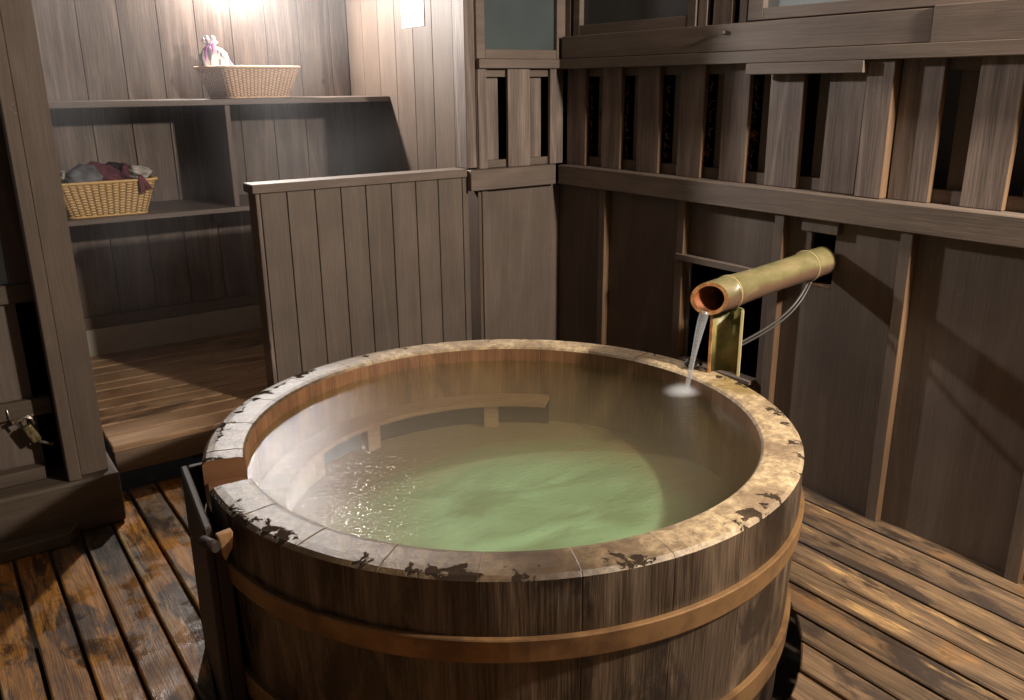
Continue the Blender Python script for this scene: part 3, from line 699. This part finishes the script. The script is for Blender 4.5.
def basket(name, loc, rot, w, d, h, tw, td, mats, label, cat, ribs):
    o = thing(name, (0, 0, 0), label, cat)
    def outline(hw, hd, r, n=6):
        pts = []
        for cxn, cyn, a0 in ((1, -1, -PI/2), (1, 1, 0), (-1, 1, PI/2), (-1, -1, PI)):
            for i in range(n+1):
                a = a0+PI/2*i/n; pts.append((cxn*(hw-r)+r*math.cos(a), cyn*(hd-r)+r*math.sin(a)))
        return pts
    def dens(pts, step=.01):
        out = []
        for i in range(len(pts)):
            a = Vector(pts[i]); b = Vector(pts[(i+1) % len(pts)]); k = max(1, int((b-a).length/step))
            for j in range(k): out.append(a+(b-a)*j/k)
        return out
    base = dens(outline(w/2, d/2, .035)); top = [Vector((p.x*tw/w, p.y*td/d)) for p in base]
    n = len(base); NZ = 8
    me = bpy.data.meshes.new('body'); bm = bmesh.new(); uv = bm.loops.layers.uv.new('uv')
    per = [0]
    for i in range(n): per.append(per[-1]+(base[(i+1) % n]-base[i]).length)
    U = [p/per[-1]*ribs for p in per]
    def shell(off, flip):
        rows = []
        for j in range(NZ+1):
            t = j/NZ; rows.append([bm.verts.new(((base[i].x+(top[i].x-base[i].x)*t)*(1-off), (base[i].y+(top[i].y-base[i].y)*t)*(1-off), h*t+(.004 if off else 0)*(1-t))) for i in range(n)])
        for j in range(NZ):
            for i in range(n):
                q = [rows[j][i], rows[j][(i+1) % n], rows[j+1][(i+1) % n], rows[j+1][i]]; uvs = [(U[i], j), (U[i+1], j), (U[i+1], j+1), (U[i], j+1)]
                if flip: q.reverse(); uvs.reverse()
                fc = bm.faces.new(q); fc.smooth = True
                for lp, t2 in zip(fc.loops, uvs): lp[uv].uv = (t2[0], t2[1]*1.6)
        fc = bm.faces.new(rows[0] if flip else rows[0][::-1])
        return rows
    a = shell(0, False); b = shell(.035, True)
    for i in range(n):
        bm.faces.new([a[-1][i], a[-1][(i+1) % n], b[-1][(i+1) % n], b[-1][i]])
    bm.to_mesh(me); bm.free(); me.materials.append(mats[0])
    bo = bpy.data.objects.new('basket_body', me); COL.objects.link(bo); bo.parent = o
    def rimtube(nm, pts, z, r, mat, kz=1.0, seg=40):
        mb = MB(); P = [Vector((p.x, p.y, z)) for p in pts]; m = len(P); nn = 8; v = []
        for i in range(m):
            t = (P[(i+1) % m]-P[i-1]).normalized(); s1 = t.cross(Vector((0, 0, 1))); rr = r*(1+.10*math.sin(i*1.9))
            v += [P[i]+s1*math.cos(2*PI*k/nn)*rr+Vector((0, 0, 1))*math.sin(2*PI*k/nn)*rr for k in range(nn)]
        mb.add(v, [(i*nn+k, i*nn+(k+1) % nn, ((i+1) % m)*nn+(k+1) % nn, ((i+1) % m)*nn+k) for i in range(m) for k in range(nn)], True)
        mb.build(nm, mat, o)
    rimtube('rim', [p*1.01 for p in top], h, .0065, mats[1])
    rimtube('foot', base, .0045, .0045, mats[1])
    o.location = loc; o.rotation_euler = (0, 0, rot)
    return o
mA = (basket_mat('wicker_yellow', (120, 86, 44), (222, 184, 124)), plain('wicker_rim_yellow', (214, 176, 116), .5, noise_amt=.5, nscale=90))
mBk = (basket_mat('wicker_pink', (150, 108, 82), (232, 196, 162)), plain('wicker_rim_pink', (226, 190, 156), .5, noise_amt=.4, nscale=90))
bA = basket('wicker_basket', (.722, 4.352, .9375), -.015, .335, .20, .157, .440, .27, mA, 'yellow wicker basket full of dark clothes on the lower shelf', 'basket', 44)
bB = basket('wicker_basket', (1.472, 4.40, 1.4435), .20, .335, .23, .144, .425, .32, mBk, 'pinkish wicker basket with a plastic bag standing on the top shelf', 'basket', 60)
# clothes
def cloth_lump(name, c, rad, mat, label, cat, seed, rotz=0, sharp=1.0, tilt=0):
    bm = bmesh.new(); bmesh.ops.create_icosphere(bm, subdivisions=4, radius=1)
    from mathutils import noise as N
    for v in bm.verts:
        p = v.co.copy(); f = 1+.28*N.noise(p*1.5+Vector((seed, 0, 0)))+.12*sharp*abs(N.noise(Vector((p.x*1.2, p.y*5, p.z*4))+Vector((0, seed, 0))))*2+.05*N.noise(p*9)
        q = p*f
        v.co = Vector((q.x*rad[0], q.y*rad[1], q.z*rad[2]))
    for f in bm.faces: f.smooth = True
    me = bpy.data.meshes.new(name); bm.to_mesh(me); bm.free(); me.materials.append(mat)
    o = bpy.data.objects.new(name, me); COL.objects.link(o); o.location = c; o.rotation_euler = (0, tilt, rotz)
    return tag(o, label, cat)
def cloth_mat(name, c, c2=None): return plain(name, c, .85, c2=c2, noise_amt=.3, nscale=10, bump=.3, spec=.2)
m_gc, m_mar, m_dk, m_wh = cloth_mat('grey_knit', (118, 120, 124), (88, 88, 92)), cloth_mat('maroon_cloth', (112, 62, 74), (84, 48, 58)), cloth_mat('black_plum_cloth', (52, 38, 48), (30, 26, 32)), cloth_mat('white_print_cloth', (215, 212, 205), (150, 146, 140))
G = None
zB = .9575
cloth_lump('shirt', (.635, 4.34, zB+.150), (.085, .085, .050), m_gc, 'blue-grey shirt bundled at the left of the clothes basket', 'clothing', 3, tilt=-.25)
cloth_lump('trousers', (.74, 4.385, zB+.155), (.10, .07, .046), m_mar, 'maroon trousers folded across the middle of the basket', 'clothing', 8, tilt=.30)
cloth_lump('sweater', (.795, 4.42, zB+.165), (.055, .07, .042), m_dk, 'dark plum sweater at the back of the clothes basket', 'clothing', 14)
cloth_lump('scarf', (.838, 4.385, zB+.150), (.040, .065, .046), m_mar, 'dark red scarf heaped right of the plum sweater', 'clothing', 21)
cloth_lump('towel', (.885, 4.35, zB+.160), (.045, .05, .028), m_wh, 'crumpled white printed towel at the right end of the clothes basket', 'towel', 30, sharp=2)
cloth_lump('washcloth', (.572, 4.36, zB+.160), (.026, .05, .026), m_wh, 'small white cloth corner at the left end of the clothes basket', 'towel', 41, tilt=.5)
zB = .9445
mb = MB()
def strap(p, wd=.009):
    v = []
    for q in p: v += [(q[0]-wd, q[1], q[2]), (q[0]+wd, q[1], q[2]), (q[0]+wd, q[1]-.003, q[2]), (q[0]-wd, q[1]-.003, q[2])]
    n = len(p); mb.add(v, [(i*4+j, (i+1)*4+j, (i+1)*4+(j+1) % 4, i*4+(j+1) % 4) for i in range(n-1) for j in range(4)]+[(0, 1, 2, 3), tuple((n-1)*4+k for k in (3, 2, 1, 0))])
strap([(.862, 4.27, zB+.165), (.862, 4.232, zB+.160), (.865, 4.230, zB+.135), (.868, 4.236, zB+.085)])
strap([(.868, 4.27, zB+.164), (.868, 4.230, zB+.158), (.885, 4.228, zB+.13), (.902, 4.234, zB+.10)])
belt = mb.build('belt', m_mar); belt.location.y -= .030; belt.location.z += .006
tag(belt, 'maroon cloth belt hanging over the front of the clothes basket', 'belt')
# plastic bag
def bag():
    from mathutils import noise as N
    bm = bmesh.new(); n = 40; rows = []
    prof = [(.050, -.02), (.058, .03), (.056, .075), (.046, .10), (.032, .118), (.018, .130), (.013, .138), (.020, .148), (.030, .160), (.022, .172)]
    for r, z in prof:
        row = []
        for k in range(n):
            a = 2*PI*k/n; rr = r*(1+.22*math.sin(a*7+z*25)*(.4 if z < .08 else 1)+.2*N.noise(Vector((math.cos(a)*2, math.sin(a)*2, z*20))))
            xsh = -.02*max(0, z/.17)
            row.append(bm.verts.new((rr*1.1*math.cos(a)+xsh+(.03*(1-z/.17) if math.cos(a) > 0 else 0)*max(0, math.cos(a)), rr*.8*math.sin(a), z+.01*math.sin(a*5)*(1 if z > .14 else 0))))
        rows.append(row)
    for j in range(len(rows)-1):
        for k in range(n):
            f = bm.faces.new([rows[j][k], rows[j][(k+1) % n], rows[j+1][(k+1) % n], rows[j+1][k]]); f.smooth = True
    bm.faces.new(rows[0][::-1])
    me = bpy.data.meshes.new('bag_body'); bm.to_mesh(me); bm.free(); return me
pb = thing('plastic_bag', (1.345, 4.42, 1.555), 'knotted white and purple plastic bag sticking out of the upper basket', 'bag')
s = NT('shiny_bag'); tcx = s.new('ShaderNodeTexCoord').outputs['Object']
s.l.new(s.mix(s.ramp(s.noise(s.sc(tcx, 1, 1, .2), 45, 3), .5, .58), lin((225, 225, 232)), lin((120, 116, 135))), s.b.inputs['Base Color']); s.b.inputs['Roughness'].default_value = .25
s.l.new(s.new('ShaderNodeBump', {'Strength': .6, 'Distance': .005, 'Height': s.noise(s.sc(tcx, 1, 1, .25), 40, 3)}).outputs[0], s.b.inputs['Normal'])
me = bag(); me.materials.append(s.m); bo = bpy.data.objects.new('bag_body', me); COL.objects.link(bo); bo.parent = pb
m_pur = plain('purple_ribbon', (170, 80, 185), .35, noise_amt=.3)
mb = MB(); mb.tube([(1.295, 4.40, 1.565), (1.292, 4.395, 1.61), (1.294, 4.39, 1.655), (1.305, 4.395, 1.685), (1.32, 4.40, 1.69)], .0045, 6); mb.tube([(1.325, 4.375, 1.66), (1.322, 4.37, 1.69), (1.33, 4.372, 1.70)], .004, 6)
mb.build('handle', m_pur, pb)
pb.location.x -= .022
# paper notice
mb = MB(); mb.box(XS-.004, XS-.001, 3.80, 4.025, 1.768, 2.07); tag(mb.build('paper_notice', plain('white_paper', (235, 235, 232), .7)), 'blank white paper notice fixed to the tall side boards', 'notice')
